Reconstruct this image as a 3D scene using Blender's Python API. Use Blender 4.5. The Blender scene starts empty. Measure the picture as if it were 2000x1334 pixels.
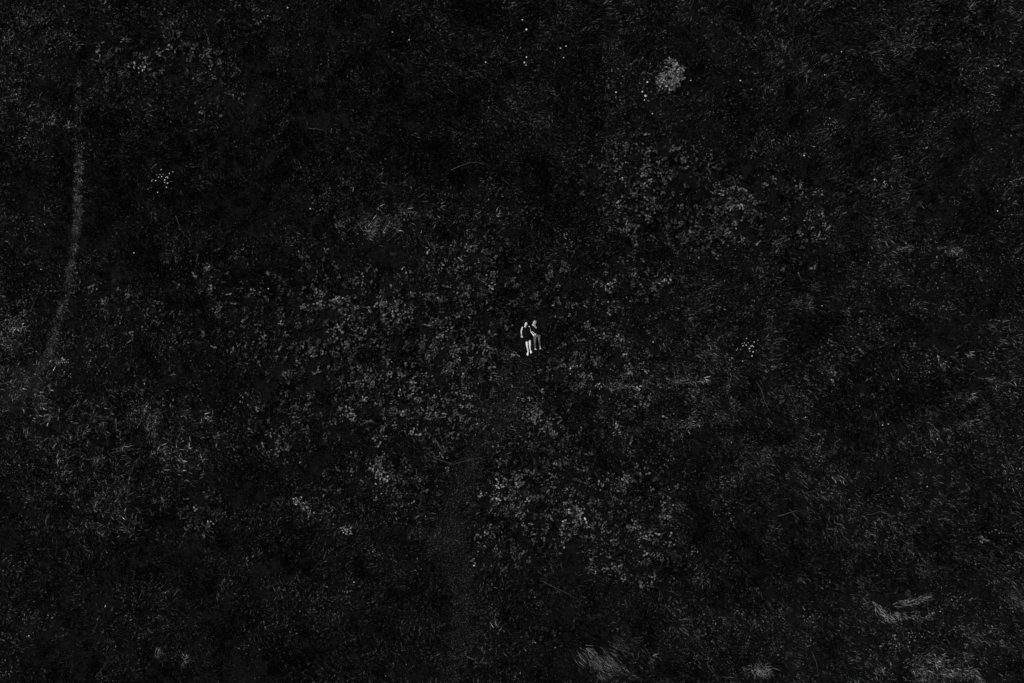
import bpy, math, random
import numpy as np
from mathutils import Vector, Matrix

# ------------------------------------------------------------------ camera, world, sun, exposure
random.seed(7)
rng = np.random.default_rng(11)
SC = bpy.context.scene
COL = SC.collection
S = 0.0254            # metres per photograph pixel on the ground
H = 34.0              # flying height of the camera

cam = bpy.data.cameras.new('camera')
camo = bpy.data.objects.new('camera', cam)
COL.objects.link(camo)
camo.location = (0, 0, H)
camo.rotation_euler = (0, 0, 0)
cam.sensor_width = 36.0
cam.lens = 36.0 * H / (2000 * S)
cam.clip_end = 3000
SC.camera = camo

SUN_ELEV, SUN_AZ = math.radians(52), math.radians(320)     # azimuth clockwise from +Y
w = bpy.data.worlds.new('World')
SC.world = w
w.use_nodes = True
nt = w.node_tree
nt.nodes.clear()
sky = nt.nodes.new('ShaderNodeTexSky')
sky.sky_type = 'NISHITA'
sky.sun_disc = False
sky.sun_elevation = SUN_ELEV
sky.sun_rotation = SUN_AZ
bw = nt.nodes.new('ShaderNodeRGBToBW')                      # black and white photograph: a colourless sky
bg = nt.nodes.new('ShaderNodeBackground')
bg.inputs['Strength'].default_value = 0.10
wo = nt.nodes.new('ShaderNodeOutputWorld')
nt.links.new(sky.outputs[0], bw.inputs[0])
nt.links.new(bw.outputs[0], bg.inputs[0])
nt.links.new(bg.outputs[0], wo.inputs[0])

sl = bpy.data.lights.new('sun', 'SUN')
sl.energy = 1.5
sl.angle = math.radians(12)
sl.color = (1, 1, 1)
so = bpy.data.objects.new('sun', sl)
COL.objects.link(so)
sd = Vector((math.sin(SUN_AZ) * math.cos(SUN_ELEV), math.cos(SUN_AZ) * math.cos(SUN_ELEV), math.sin(SUN_ELEV)))
so.rotation_euler = sd.to_track_quat('Z', 'Y').to_euler()
so.location = (0, 0, 60)

SC.view_settings.view_transform = 'Standard'
SC.view_settings.look = 'None'
SC.view_settings.gamma = 1
SC.view_settings.use_curve_mapping = False
SC.view_settings.exposure = 0.55

# ------------------------------------------------------------------ helpers
def X(px): return (px - 1000) * S
def Y(py): return (667 - py) * S

def tag(o, label=None, cat=None, group=None, kind=None):
    if label: o['label'] = label
    if cat: o['category'] = cat
    if group: o['group'] = group
    if kind: o['kind'] = kind
    return o

def mesh_obj(name, verts, faces, mat, parent=None, smooth=True, attr=None):
    me = bpy.data.meshes.new(name)
    me.from_pydata([tuple(v) for v in verts], [], [tuple(f) for f in faces])
    if attr is not None:
        a = me.attributes.new('shade', 'FLOAT', 'POINT')
        a.data.foreach_set('value', np.asarray(attr, dtype=np.float32))
    if smooth:
        me.polygons.foreach_set('use_smooth', [True] * len(me.polygons))
    me.materials.append(mat)
    me.update()
    o = bpy.data.objects.new(name, me)
    COL.objects.link(o)
    if parent: o.parent = parent
    return o

def empty(name, loc, rz=0):
    o = bpy.data.objects.new(name, None)
    o.empty_display_size = 0.1
    COL.objects.link(o)
    o.location = loc
    o.rotation_euler = (0, 0, rz)
    return o

# smooth value noise on a lattice
_perm = rng.random((256, 256))
def vnoise(x, y, sc, seed=0):
    x = np.asarray(x, float) / sc + 37.3 + seed * 13.7
    y = np.asarray(y, float) / sc + 91.7 + seed * 7.9
    xi = np.floor(x).astype(int); yi = np.floor(y).astype(int)
    fx = x - xi; fy = y - yi
    fx = fx * fx * (3 - 2 * fx); fy = fy * fy * (3 - 2 * fy)
    def g(a, b): return _perm[a % 256, b % 256]
    return (g(xi, yi) * (1 - fx) * (1 - fy) + g(xi + 1, yi) * fx * (1 - fy)
            + g(xi, yi + 1) * (1 - fx) * fy + g(xi + 1, yi + 1) * fx * fy)

def fbm(x, y, sc, seed=0, o=3):
    r = 0; a = 1; t = 0
    for i in range(o):
        r = r + a * vnoise(x, y, sc / 2 ** i, seed + i * 3); t += a; a *= 0.55
    return r / t

def ground_z(x, y):
    x = np.asarray(x, float); y = np.asarray(y, float)
    d = np.sqrt((x - 0.9) ** 2 + (y - 0.2) ** 2)
    k = np.clip((d - 2.0) / 5.0, 0, 1)
    k = k * k * (3 - 2 * k)
    return k * ((fbm(x, y, 9.0, 5) - 0.5) * 0.7 + (fbm(x, y, 2.2, 8, 2) - 0.5) * 0.14)

# ------------------------------------------------------------------ materials (a black and white photograph: neutral greys)
def new_mat(name, rough=0.75, spec=0.1):
    m = bpy.data.materials.new(name)
    m.use_nodes = True
    b = m.node_tree.nodes['Principled BSDF']
    b.inputs['Roughness'].default_value = rough
    b.inputs['Specular IOR Level'].default_value = spec
    return m, m.node_tree, b

def N(t, typ, **kw):
    n = t.nodes.new(typ)
    for k, v in kw.items(): setattr(n, k, v)
    return n

def math_node(t, op, a, b=None):
    n = N(t, 'ShaderNodeMath', operation=op)
    for i, v in enumerate((a, b)):
        if v is None: continue
        if isinstance(v, (int, float)): n.inputs[i].default_value = v
        else: t.links.new(v, n.inputs[i])
    return n.outputs[0]

def grain_mat(name, lo, hi, scale=30, rough=0.75, spec=0.02, bump=0.0, detail=4):
    m, t, b = new_mat(name, rough, spec)
    tc = N(t, 'ShaderNodeTexCoord')
    ns = N(t, 'ShaderNodeTexNoise')
    ns.inputs['Scale'].default_value = scale
    ns.inputs['Detail'].default_value = detail
    t.links.new(tc.outputs['Object'], ns.inputs['Vector'])
    mr = N(t, 'ShaderNodeMapRange')
    mr.inputs['From Min'].default_value = 0.3
    mr.inputs['From Max'].default_value = 0.7
    mr.inputs['To Min'].default_value = lo
    mr.inputs['To Max'].default_value = hi
    t.links.new(ns.outputs[0], mr.inputs['Value'])
    t.links.new(mr.outputs[0], b.inputs['Base Color'])
    if bump:
        bp = N(t, 'ShaderNodeBump')
        bp.inputs['Strength'].default_value = bump
        bp.inputs['Distance'].default_value = 0.01
        t.links.new(ns.outputs[0], bp.inputs['Height'])
        t.links.new(bp.outputs[0], b.inputs['Normal'])
    return m

def blade_mat(name, mul=1.0):
    """instanced vegetation: per-tuft tone times per-blade shade"""
    m, t, b = new_mat(name, 0.8, 0.0)
    a = N(t, 'ShaderNodeAttribute', attribute_type='INSTANCER', attribute_name='tone')
    s = N(t, 'ShaderNodeAttribute', attribute_type='GEOMETRY', attribute_name='shade')
    v = math_node(t, 'MULTIPLY', a.outputs['Fac'], s.outputs['Fac'])
    v = math_node(t, 'MULTIPLY', v, mul)
    t.links.new(v, b.inputs['Base Color'])
    return m

def plant_mat(name, lo, hi, grain=0.35, rough=0.7, spec=0.03, pw=1.5):
    """single plants: tone varies by object, by blade and with a fine vein grain"""
    m, t, b = new_mat(name, rough, spec)
    oi = N(t, 'ShaderNodeObjectInfo')
    r = math_node(t, 'POWER', oi.outputs['Random'], pw)
    r = math_node(t, 'MULTIPLY', r, hi - lo)
    r = math_node(t, 'ADD', r, lo)
    s = N(t, 'ShaderNodeAttribute', attribute_type='GEOMETRY', attribute_name='shade')
    tc = N(t, 'ShaderNodeTexCoord')
    ns = N(t, 'ShaderNodeTexNoise')
    ns.inputs['Scale'].default_value = 22
    ns.inputs['Detail'].default_value = 3
    t.links.new(tc.outputs['Object'], ns.inputs['Vector'])
    g = math_node(t, 'SUBTRACT', ns.outputs[0], 0.5)
    g = math_node(t, 'MULTIPLY', g, grain * 4)
    g = math_node(t, 'ADD', g, 1.0)
    g = math_node(t, 'MAXIMUM', g, 0.15)
    v = math_node(t, 'MULTIPLY', r, s.outputs['Fac'])
    v = math_node(t, 'MULTIPLY', v, g)
    t.links.new(v, b.inputs['Base Color'])
    return m

M_ground = grain_mat('soil and thatch', 0.002, 0.009, 9, 0.9, 0.02, 0.4, 8)
M_trod = grain_mat('trodden turf', 0.003, 0.010, 14, 0.9, 0.02, 0.4, 8)
M_track = grain_mat('worn pale earth', 0.005, 0.012, 12, 0.9, 0.02, 0.4, 8)
M_grass = blade_mat('grass blades')
M_leaf = plant_mat('broad leaf', 0.015, 0.10, grain=.5, pw=1.8)
M_bush = plant_mat('shrub leaves', 0.045, 0.075, grain=.5)
M_palebush = plant_mat('pale shrub leaves', 0.26, 0.32, grain=.6)
M_midbush = plant_mat('grey shrub leaves', 0.10, 0.14, grain=.5)
M_dimbush = plant_mat('dull shrub leaves', 0.02, 0.03)
M_straw = plant_mat('bleached grass', 0.17, 0.23)
M_stem = grain_mat('green stem', 0.015, 0.03, 30)
M_drystem = grain_mat('dry stem', 0.06, 0.12, 30)
M_petal = grain_mat('white petals', 0.45, 0.75, 60, 0.6, 0.1)
M_flowereye = grain_mat('flower centre', 0.25, 0.4, 60)
M_skin = grain_mat('pale skin', 0.74, 0.80, 14, 0.5, 0.2)
M_skin2 = grain_mat('tanned skin', 0.42, 0.52, 14, 0.5, 0.2)
M_black = grain_mat('black cloth', 0.0035, 0.006, 40, 0.85, 0.02, 0.3)
M_denim = grain_mat('grey denim', 0.04, 0.17, 16, 0.85, 0.05, 0.3, 6)
M_darkhair = grain_mat('dark hair', 0.004, 0.008, 60, 0.5, 0.1)
M_fairhair = grain_mat('fair hair', 0.10, 0.26, 60, 0.5, 0.15)
M_lip = grain_mat('lips', 0.28, 0.32, 40)
M_eye = grain_mat('eye lids and lashes', 0.03, 0.05, 40)
M_band = grain_mat('dark strap', 0.01, 0.02, 40)

# ------------------------------------------------------------------ ground: one sheet to the horizon
def axis(n_in, r_in, r_out):
    a = np.linspace(-r_in, r_in, n_in)
    o = r_in * (r_out / r_in) ** np.linspace(0, 1, 16)[1:]
    return np.concatenate([-o[::-1], a, o])
gx = axis(150, 36, 900); gy = axis(120, 28, 900)
GX, GY = np.meshgrid(gx, gy)
GZ = ground_z(GX, GY)
nx, ny = len(gx), len(gy)
verts = np.stack([GX.ravel(), GY.ravel(), GZ.ravel()], 1).tolist()
faces = [(j * nx + i, j * nx + i + 1, (j + 1) * nx + i + 1, (j + 1) * nx + i) for j in range(ny - 1) for i in range(nx - 1)]
g = mesh_obj('ground', verts, faces, M_ground)
tag(g, kind='structure')

def ribbon(name, pts, mat, lift):
    """a worn strip following the ground, ragged edges; pts = (px, py, width px)"""
    P = []
    pts = np.array(pts, float)
    tt = np.linspace(0, len(pts) - 1, 14 * (len(pts) - 1) + 1)
    xs = np.interp(tt, range(len(pts)), pts[:, 0]); ys = np.interp(tt, range(len(pts)), pts[:, 1]); ws = np.interp(tt, range(len(pts)), pts[:, 2])
    k = np.ones(9) / 9
    xs[4:-4] = np.convolve(xs, k, 'valid'); ys[4:-4] = np.convolve(ys, k, 'valid')
    n = len(tt); V = []; F = []
    for i in range(n):
        a = max(0, i - 1); b = min(n - 1, i + 1)
        d = np.array([X(xs[b]) - X(xs[a]), Y(ys[b]) - Y(ys[a])]); d /= np.linalg.norm(d)
        nn = np.array([-d[1], d[0]])
        taper = min(1, 0.25 + i / 8, 0.25 + (n - 1 - i) / 8)
        for j in range(5):
            o = (j / 4 - 0.5) * ws[i] * S * taper
            if j in (0, 4): o *= 0.7 + 0.7 * rng.random()
            x, y = X(xs[i]) + nn[0] * o, Y(ys[i]) + nn[1] * o
            V.append((x, y, float(ground_z(x, y)) + lift))
    for i in range(n - 1):
        for j in range(4):
            a = i * 5 + j
            F.append((a, a + 1, a + 6, a + 5))
    o = mesh_obj(name, V, F, mat)
    tag(o, kind='structure')
    return list(zip(xs, ys, ws))

TRACK = ribbon('track', [(158, 140, 9), (156, 178, 9), (156, 240, 12), (154, 320, 13), (152, 400, 13), (145, 470, 14), (136, 530, 14), (124, 590, 16), (112, 640, 18), (102, 684, 22), (85, 715, 34), (45, 760, 50), (10, 800, 60)], M_track, 0.02)
PATH = ribbon('path', [(1030, 708, 14), (1012, 745, 22), (985, 790, 28), (955, 840, 32), (915, 910, 36), (880, 975, 44), (866, 1030, 52), (884, 1100, 50), (903, 1170, 44), (905, 1230, 36), (890, 1290, 26), (880, 1350, 20)], M_trod, 0.02)

def dist_line(px, py, line):
    d = np.full(px.shape, 1e9); 
    for (x, y, w_) in line:
        d = np.minimum(d, np.hypot(px - x, py - y) / (w_ * 0.5))
    return d

# ------------------------------------------------------------------ vegetation as stuff: instanced tufts
def leaf_shape(L, W, n=4, curl=0.3, fold=0.15, lift=0.4, bend=None):
    """a leaf from the origin along +X: midrib raised, tip drooping"""
    V = []; F = []
    for i in range(n + 1):
        t = i / n
        wd = W * 0.5 * (math.sin(math.pi * min(1, t * 0.93 + 0.05)) ** 0.75) if 0 < i < n else W * 0.04
        x = L * t
        z = lift * L * t - curl * L * t * t
        V += [(x, -wd, z + fold * wd), (x, 0, z), (x, wd, z + fold * wd)]
    for i in range(n):
        a = i * 3
        F += [(a, a + 3, a + 4, a + 1), (a + 1, a + 4, a + 5, a + 2)]
    return np.array(V), F

def blade_shape(L, W, lean, droop, n=3):
    V = []; F = []
    for i in range(n + 1):
        t = i / n
        ang = lean + droop * t
        V.append(None)
    x = z = 0; pts = [(0, 0)]
    for i in range(n):
        ang = lean + droop * (i / max(1, n - 1))
        x += L / n * math.sin(ang); z += L / n * math.cos(ang)
        pts.append((x, max(z, 0.01)))
    V = []
    for i, (x, z) in enumerate(pts):
        w_ = W * 0.5 * (1 - (i / n) ** 1.6) + 0.0008
        V += [(x, -w_, z), (x, w_, z)]
    for i in range(n):
        F.append((2 * i, 2 * i + 2, 2 * i + 3, 2 * i + 1))
    return np.array(V), F

def rotz(V, a):
    c, s = math.cos(a), math.sin(a)
    R = np.array([[c, -s, 0], [s, c, 0], [0, 0, 1]])
    return V @ R.T
def roty(V, a):
    c, s = math.cos(a), math.sin(a)
    R = np.array([[c, 0, s], [0, 1, 0], [-s, 0, c]])
    return V @ R.T
def rotx(V, a):
    c, s = math.cos(a), math.sin(a)
    R = np.array([[1, 0, 0], [0, c, -s], [0, s, c]])
    return V @ R.T

class MB:
    def __init__(s): s.V = []; s.F = []; s.A = []; s.n = 0
    def add(s, V, F, shade=1.0):
        s.V.append(np.asarray(V, float)); s.F += [tuple(i + s.n for i in f) for f in F]
        s.A += [shade] * len(V); s.n += len(V)
    def build(s, name, mat, parent=None, smooth=True):
        return mesh_obj(name, np.concatenate(s.V).tolist(), s.F, mat, parent, smooth, s.A)

def src_collection(name, builders, mat):
    c = bpy.data.collections.new(name)
    for i, mb in enumerate(builders):
        o = mb.build(name + '_piece', mat)
        COL.objects.unlink(o)
        c.objects.link(o)
    return c

def heavy():    # mostly dim, a few bright blades
    return 0.12 + 0.8 * random.random() ** 3 + (1.0 + 3.0 * random.random() if random.random() < 0.13 else 0)

def grass_tuft(n, L, W, spread, lean, R):
    mb = MB()
    for i in range(n):
        l = L * random.uniform(0.5, 1.2)
        V, F = blade_shape(l, W * random.uniform(0.6, 1.5), lean * random.uniform(0.5, 1.3), random.uniform(0.2, 0.9))
        V = rotz(V, random.gauss(0, spread))
        r = R * math.sqrt(random.random()); a = random.uniform(0, 6.283)
        V = V + np.array([r * math.cos(a), r * math.sin(a), 0])
        mb.add(V, F, heavy())
    return mb

def herb_tuft(n, L, R, h):
    mb = MB()
    for i in range(n):
        l = L * random.uniform(0.5, 1.4)
        V, F = leaf_shape(l, l * random.uniform(0.35, 0.65), 2, random.uniform(0.1, 0.6), 0.2, random.uniform(0.0, 0.5))
        V = rotx(V, random.gauss(0, 0.45))
        V = roty(V, random.gauss(0.0, 0.35))
        V = rotz(V, random.uniform(0, 6.283))
        r = R * math.sqrt(random.random()); a = random.uniform(0, 6.283)
        V = V + np.array([r * math.cos(a), r * math.sin(a), h * random.uniform(0.2, 1.0)])
        mb.add(V, F, heavy())
    return mb

def broad_plant_mb(nl, L):
    mb = MB()
    a0 = random.uniform(0, 6.28)
    for i in range(nl):
        l = L * random.uniform(0.6, 1.15)
        V, F = leaf_shape(l, l * random.uniform(0.42, 0.62), 4, random.uniform(0.15, 0.5), 0.2, random.uniform(0.1, 0.6))
        V = rotx(V, random.gauss(0, 0.25))
        V = roty(V, random.gauss(0, .35)); V = rotz(V, random.uniform(0, 6.283))
        q = random.uniform(0, .26)
        mb.add(V + np.array([q * math.cos(a0 + i), q * math.sin(a0 + i), random.uniform(0.08, 0.25)]), F, 0.25 + 1.3 * random.random() ** 1.6)
    return mb

C_grass = src_collection('grass', [grass_tuft(40, 0.20, 0.017, 0.9, 0.8, 0.24) for _ in range(6)], M_grass)
C_lodged = src_collection('lodged_grass', [grass_tuft(34, 0.27, 0.022, 0.38, 1.15, 0.25) for _ in range(6)], M_grass)
C_short = src_collection('short_grass', [grass_tuft(36, 0.12, 0.011, 2.5, 0.8, 0.2) for _ in range(4)], M_grass)
C_herb = src_collection('herb', [herb_tuft(20, 0.085, 0.24, 0.16) for _ in range(6)], M_grass)
C_bigherb = src_collection('big_herb', [herb_tuft(11, 0.15, 0.26, 0.22) for _ in range(6)], M_grass)
C_broad = src_collection('broad_leaf', [broad_plant_mb(random.randint(3, 7), 0.17) for _ in range(8)], M_grass)
C_straw = src_collection('straw', [grass_tuft(26, 0.34, 0.018, 0.7, 1.15, 0.2) for _ in range(5)], M_grass)

def scatter(name, coll, x, y, rot, scl, tone, label, cat):
    n = len(x)
    me = bpy.data.meshes.new(name)
    co = np.stack([x, y, ground_z(x, y)], 1).astype(np.float32)
    me.vertices.add(n)
    me.vertices.foreach_set('co', co.ravel())
    rv = np.zeros((n, 3), np.float32); rv[:, 2] = rot; rv[:, 0] = rng.normal(0, 0.08, n); rv[:, 1] = rng.normal(0, 0.08, n)
    me.attributes.new('rot', 'FLOAT_VECTOR', 'POINT').data.foreach_set('vector', rv.ravel())
    me.attributes.new('scl', 'FLOAT', 'POINT').data.foreach_set('value', scl.astype(np.float32))
    me.attributes.new('tone', 'FLOAT', 'POINT').data.foreach_set('value', tone.astype(np.float32))
    me.attributes.new('idx', 'INT', 'POINT').data.foreach_set('value', rng.integers(0, 1000, n).astype(np.int32))
    me.update()
    o = bpy.data.objects.new(name, me)
    COL.objects.link(o)
    ng = bpy.data.node_groups.new(name, 'GeometryNodeTree')
    ng.interface.new_socket('Geometry', in_out='INPUT', socket_type='NodeSocketGeometry')
    ng.interface.new_socket('Geometry', in_out='OUTPUT', socket_type='NodeSocketGeometry')
    gi = ng.nodes.new('NodeGroupInput'); go = ng.nodes.new('NodeGroupOutput')
    ci = ng.nodes.new('GeometryNodeCollectionInfo')
    ci.inputs['Collection'].default_value = coll
    ci.inputs['Separate Children'].default_value = True
    ci.inputs['Reset Children'].default_value = True
    ip = ng.nodes.new('GeometryNodeInstanceOnPoints')
    ip.inputs['Pick Instance'].default_value = True
    def na(nm, dt):
        a = ng.nodes.new('GeometryNodeInputNamedAttribute'); a.data_type = dt; a.inputs['Name'].default_value = nm
        return a.outputs['Attribute']
    e2r = ng.nodes.new('FunctionNodeEulerToRotation')
    L = ng.links.new
    L(na('rot', 'FLOAT_VECTOR'), e2r.inputs[0])
    L(gi.outputs[0], ip.inputs['Points'])
    L(ci.outputs[0], ip.inputs['Instance'])
    L(na('idx', 'INT'), ip.inputs['Instance Index'])
    L(e2r.outputs[0], ip.inputs['Rotation'])
    L(na('scl', 'FLOAT'), ip.inputs['Scale'])
    L(ip.outputs[0], go.inputs[0])
    md = o.modifiers.new('scatter', 'NODES')
    md.node_group = ng
    tag(o, label, cat, kind='stuff')
    return o

# regional character of the meadow, read off the photograph (10 x 7 cells of 200 x 190 pixels)
GRID = np.array([
    [1.15, .85, .75, .65, .65, .95, .85, .85, .90, 1.1],
    [.90, .50, .50, .50, .60, .70, .85, .85, .90, .90],
    [.85, .60, .75, .95, .85, .70, .85, .80, .95, .90],
    [1.2, .70, .70, .85, .90, .90, 1.0, .90, .80, .95],
    [.90, 1.0, .85, .90, .95, 1.0, 1.2, .95, .95, 1.0],
    [.75, .90, .70, .80, .90, .90, .75, .75, .85, .85],
    [.85, .70, .65, .65, .75, .85, .70, .75, 1.1, 1.1]])
def region(px, py):
    u = np.clip(px / 200 - 0.5, 0, 8.999); v = np.clip(py / 190.6 - 0.5, 0, 5.999)
    i = u.astype(int); j = v.astype(int); fu = u - i; fv = v - j
    return (GRID[j, i] * (1 - fu) * (1 - fv) + GRID[j, i + 1] * fu * (1 - fv) + GRID[j + 1, i] * (1 - fu) * fv + GRID[j + 1, i + 1] * fu * fv) ** 1.45 * 0.98

def flow(x, y, px, py):
    """direction in which the grass is lodged"""
    base = np.where(px > 1250, np.where(py < 450, 0.6, -0.25), np.where(py < 900, 0.05, 1.2))
    return base + (fbm(x, y, 6.0, 21, 2) - 0.5) * 3.2 + rng.normal(0, 0.35, len(x))

# patches of broad-leaved weeds: ellipses (px, py, rx, ry, strength)
BROAD = {
    'left': [(740, 640, 190, 110, 1), (800, 760, 160, 110, 1), (640, 700, 120, 150, .7), (560, 840, 90, 70, .5), (900, 640, 90, 130, .7)],
    'upper right': [(1260, 350, 120, 85, 1), (1380, 400, 110, 90, 1), (1540, 440, 80, 90, .48), (1340, 450, 160, 50, .7)],
    'corner': [(320, 110, 150, 55, .5), (430, 150, 60, 80, .46)],
    'lower': [(1060, 980, 130, 80, 1), (1000, 1060, 80, 60, .6), (1200, 980, 130, 90, .7), (1250, 1080, 120, 60, .5), (740, 920, 110, 60, .5), (1060, 860, 80, 80, .7)],
    'middle': [(920, 520, 100, 70, .6), (1040, 560, 110, 60, .5), (1240, 560, 90, 60, .5), (1160, 720, 90, 90, .5), (400, 1000, 45, 45, .8), (1700, 700, 200, 100, .12), (350, 560, 180, 90, .2), (1000, 720, 330, 260, .2), (600, 640, 180, 160, .3), (850, 900, 280, 100, .22)],
}
def ell(px, py, e):
    d = ((px - e[0]) / e[2]) ** 2 + ((py - e[1]) / e[3]) ** 2
    return e[4] * np.clip(1.35 - d, 0, 1)
def broadness(px, py):
    r = np.zeros(np.shape(px))
    for k in BROAD:
        for e in BROAD[k]: r = np.maximum(r, ell(px, py, e))
    return r

def strongness(px, py):
    r = np.zeros(np.shape(px))
    for k in BROAD:
        for e in BROAD[k]:
            if e[4] > .45: r = np.maximum(r, ell(px, py, e))
    return r

# footprint of the two people (photograph pixels): kept clear of tall growth
BODY = [((1027, 630), (1036, 668), 7.0), ((1031, 665), (1031, 696), 3.6), ((1036, 662), (1038, 693), 3.4),
        ((1020, 638), (1019, 662), 2.6), ((1044, 628), (1049, 656), 8.5), ((1044, 655), (1046, 686), 3.5), ((1052, 652), (1056, 686), 3.5), ((1037, 645), (1045, 656), 3.0)]
def near_body(px, py, pad=0):
    r = np.zeros(px.shape, bool)
    for (a, b, w_) in BODY:
        a = np.array(a, float); b = np.array(b, float); ab = b - a
        t = np.clip(((px - a[0]) * ab[0] + (py - a[1]) * ab[1]) / (ab @ ab), 0, 1)
        d = np.hypot(px - a[0] - t * ab[0], py - a[1] - t * ab[1])
        r |= d < w_ + pad
    return r

HX, HY = 31.5, 22.5
def candidates(density):
    n = int(density * 4 * HX * HY)
    x = rng.uniform(-HX, HX, n); y = rng.uniform(-HY, HY, n)
    return x, y, x / S + 1000, 667 - y / S

def tone_of(x, y, px, py, n):
    m = fbm(x, y, 1.3, 31, 3)
    return region(px, py) * (0.42 + 2.4 * np.clip(m - 0.30, 0, 1)) * (0.5 + 1.5 * rng.random(n) ** 2.5)

def make(name, coll, density, keep, scale, tmul, label, cat, rotf=None, pad=2.5):
    x, y, px, py = candidates(density)
    k = keep(x, y, px, py)
    k = (rng.random(len(x)) < k) & ~near_body(px, py, pad)
    x, y, px, py = x[k], y[k], px[k], py[k]
    n = len(x)
    rot = rng.uniform(0, 6.283, n) if rotf is None else rotf(x, y, px, py)
    return scatter(name, coll, x, y, rot, scale * rng.uniform(0.7, 1.3, n), tone_of(x, y, px, py, n) * tmul, label, cat)

def on_path(px, py): return dist_line(px, py, PATH[::3])
def on_track(px, py): return dist_line(px, py, TRACK[::3])
def off_paths(px, py):
    return (1 - 0.55 * np.clip(strongness(px, py), 0, 1)) * np.clip(on_path(px, py) * 0.8 - 0.5, 0.15, 1) * np.clip(on_track(px, py) - 0.6, 0.1, 1)

make('meadow_grass', C_grass, 9, lambda x, y, px, py: off_paths(px, py) * (0.3 + 0.9 * fbm(x, y, 3, 41)), 1.0, 0.030,
     'dark fine grass covering the whole meadow', 'grass', flow)
make('lodged_grass', C_lodged, 7, lambda x, y, px, py: off_paths(px, py) * np.clip((fbm(x, y, 4, 43) - 0.38) * 4, 0, 1) * (1 - 0.75 * broadness(px, py)), 0.9, 0.034,
     'long grass lying over in streaks across the meadow', 'grass', flow)
make('ground_herbs', C_herb, 13, lambda x, y, px, py: off_paths(px, py) * np.clip((fbm(x, y, 2.5, 47) - 0.25) * 2.2, 0.1, 1) * (1 - 0.5 * broadness(px, py)), 1.0, 0.032,
     'small-leaved herbs growing through the meadow grass', 'ground cover')
make('coarse_herbs', C_bigherb, 6, lambda x, y, px, py: off_paths(px, py) * np.clip((fbm(x, y, 2.0, 53) - 0.42) * 4, 0, 1) * np.where((px < 420) & (py > 200), .25, .6) + 0.5 * broadness(px, py), 1.0, 0.034,
     'coarse leafy herbs scattered through the meadow', 'ground cover')
make('trodden_grass', C_short, 22, lambda x, y, px, py: (np.clip(2.2 - on_path(px, py), 0, 1) + np.clip(1.4 - on_track(px, py), 0, 1)), 0.9, 0.058,
     'short trodden grass along the worn paths', 'grass', pad=-2)

# pale bleached grass: the track, the left edge, the lower right corner and smaller patches (px, py, rx, ry, strength)
PALE = [(18, 660, 34, 75, 1), (30, 590, 25, 30, .6), (50, 45, 40, 30, .7), (110, 250, 28, 16, .8), (115, 705, 25, 18, .7), (60, 770, 60, 40, .3),
        (180, 800, 30, 22, .6), (220, 830, 40, 30, .5), (350, 880, 60, 25, .5), (275, 860, 60, 30, .4), (180, 950, 30, 30, .4), (185, 1010, 30, 20, .5),
        (140, 1040, 22, 12, .8), (345, 1282, 40, 14, .5), (250, 860, 170, 90, .9), (210, 980, 100, 80, .75), (390, 870, 70, 50, .5), (320, 900, 120, 60, .4), (700, 160, 40, 12, .4), (720, 150, 25, 10, .3), (500, 18, 35, 12, .4),
        (720, 440, 75, 25, .8), (820, 420, 150, 22, .6), (730, 365, 130, 16, .45), (860, 460, 90, 18, .4), (780, 470, 60, 20, .3), (1150, 190, 80, 30, .25), (1290, 745, 60, 20, .4),
        (1340, 745, 35, 18, .5), (1220, 755, 50, 16, .4), (1340, 830, 40, 16, .6), (1000, 10, 60, 12, .3), (1245, 5, 25, 6, .6), (1760, 490, 40, 14, .6),
        (1860, 485, 40, 12, .6), (1690, 355, 60, 14, .35), (1850, 400, 60, 12, .4), (1900, 60, 80, 60, .25), (1790, 90, 60, 12, .3), (1870, 700, 60, 14, .4),
        (1860, 775, 30, 20, .5), (1940, 740, 50, 14, .4), (1700, 810, 30, 12, .35), (1880, 830, 60, 20, .3), (1775, 1130, 30, 20, .4), (1850, 1290, 60, 25, .4),
        (1030, 1235, 70, 12, .35), (970, 1300, 50, 20, .3), (1250, 1285, 40, 14, .4), (1470, 1310, 45, 18, .6), (300, 650, 20, 10, .3), (240, 650, 80, 15, .2)]
def paleness(px, py):
    r = np.zeros(np.shape(px))
    for e in PALE: r = np.maximum(r, ell(px, py, e))
    return r * (0.15 + 1.9 * np.clip(fbm(px, py, 16, 61, 3) - .2, 0, 1))
make('bleached_grass', C_straw, 16, lambda x, y, px, py: np.clip(paleness(px, py), 0, 1) * 0.85, 0.8, 0.125,     'pale bleached grass in thin patches and beside the track', 'grass', flow)

def along(line, n, spread):
    L = np.array(line); i = rng.integers(0, len(L) - 1, n); t = rng.random(n)
    px = L[i, 0] * (1 - t) + L[i + 1, 0] * t; py = L[i, 1] * (1 - t) + L[i + 1, 1] * t
    wd = L[i, 2] * spread
    return px + rng.normal(0, 1, n) * wd, py + rng.normal(0, 1, n) * 5
px, py = along(TRACK, 1900, .12)
k = rng.random(len(px)) < np.clip((py - 170) / 170, 0.05, 1) * np.where(py > 640, .30, 1) * (0.15 + 1.2 * vnoise(px, py, 16, 3))
px, py = px[k], py[k]; n = len(px)
scatter('track_grass', C_straw, X(px), Y(py), rng.uniform(0, 6.28, n), rng.uniform(.3, .6, n), 0.074 * (0.5 + rng.random(n) ** 2 * 1.6),
        'pale worn grass along the narrow track on the left', 'grass')
px, py = along(PATH, 3000, .26)
n = len(px)
scatter('path_grass', C_short, X(px), Y(py), rng.uniform(0, 6.28, n), rng.uniform(.6, 1.2, n), 0.036 * (0.5 + rng.random(n) ** 2 * 1.2),
        'short trodden grass on the worn path below the couple', 'grass')

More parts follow.
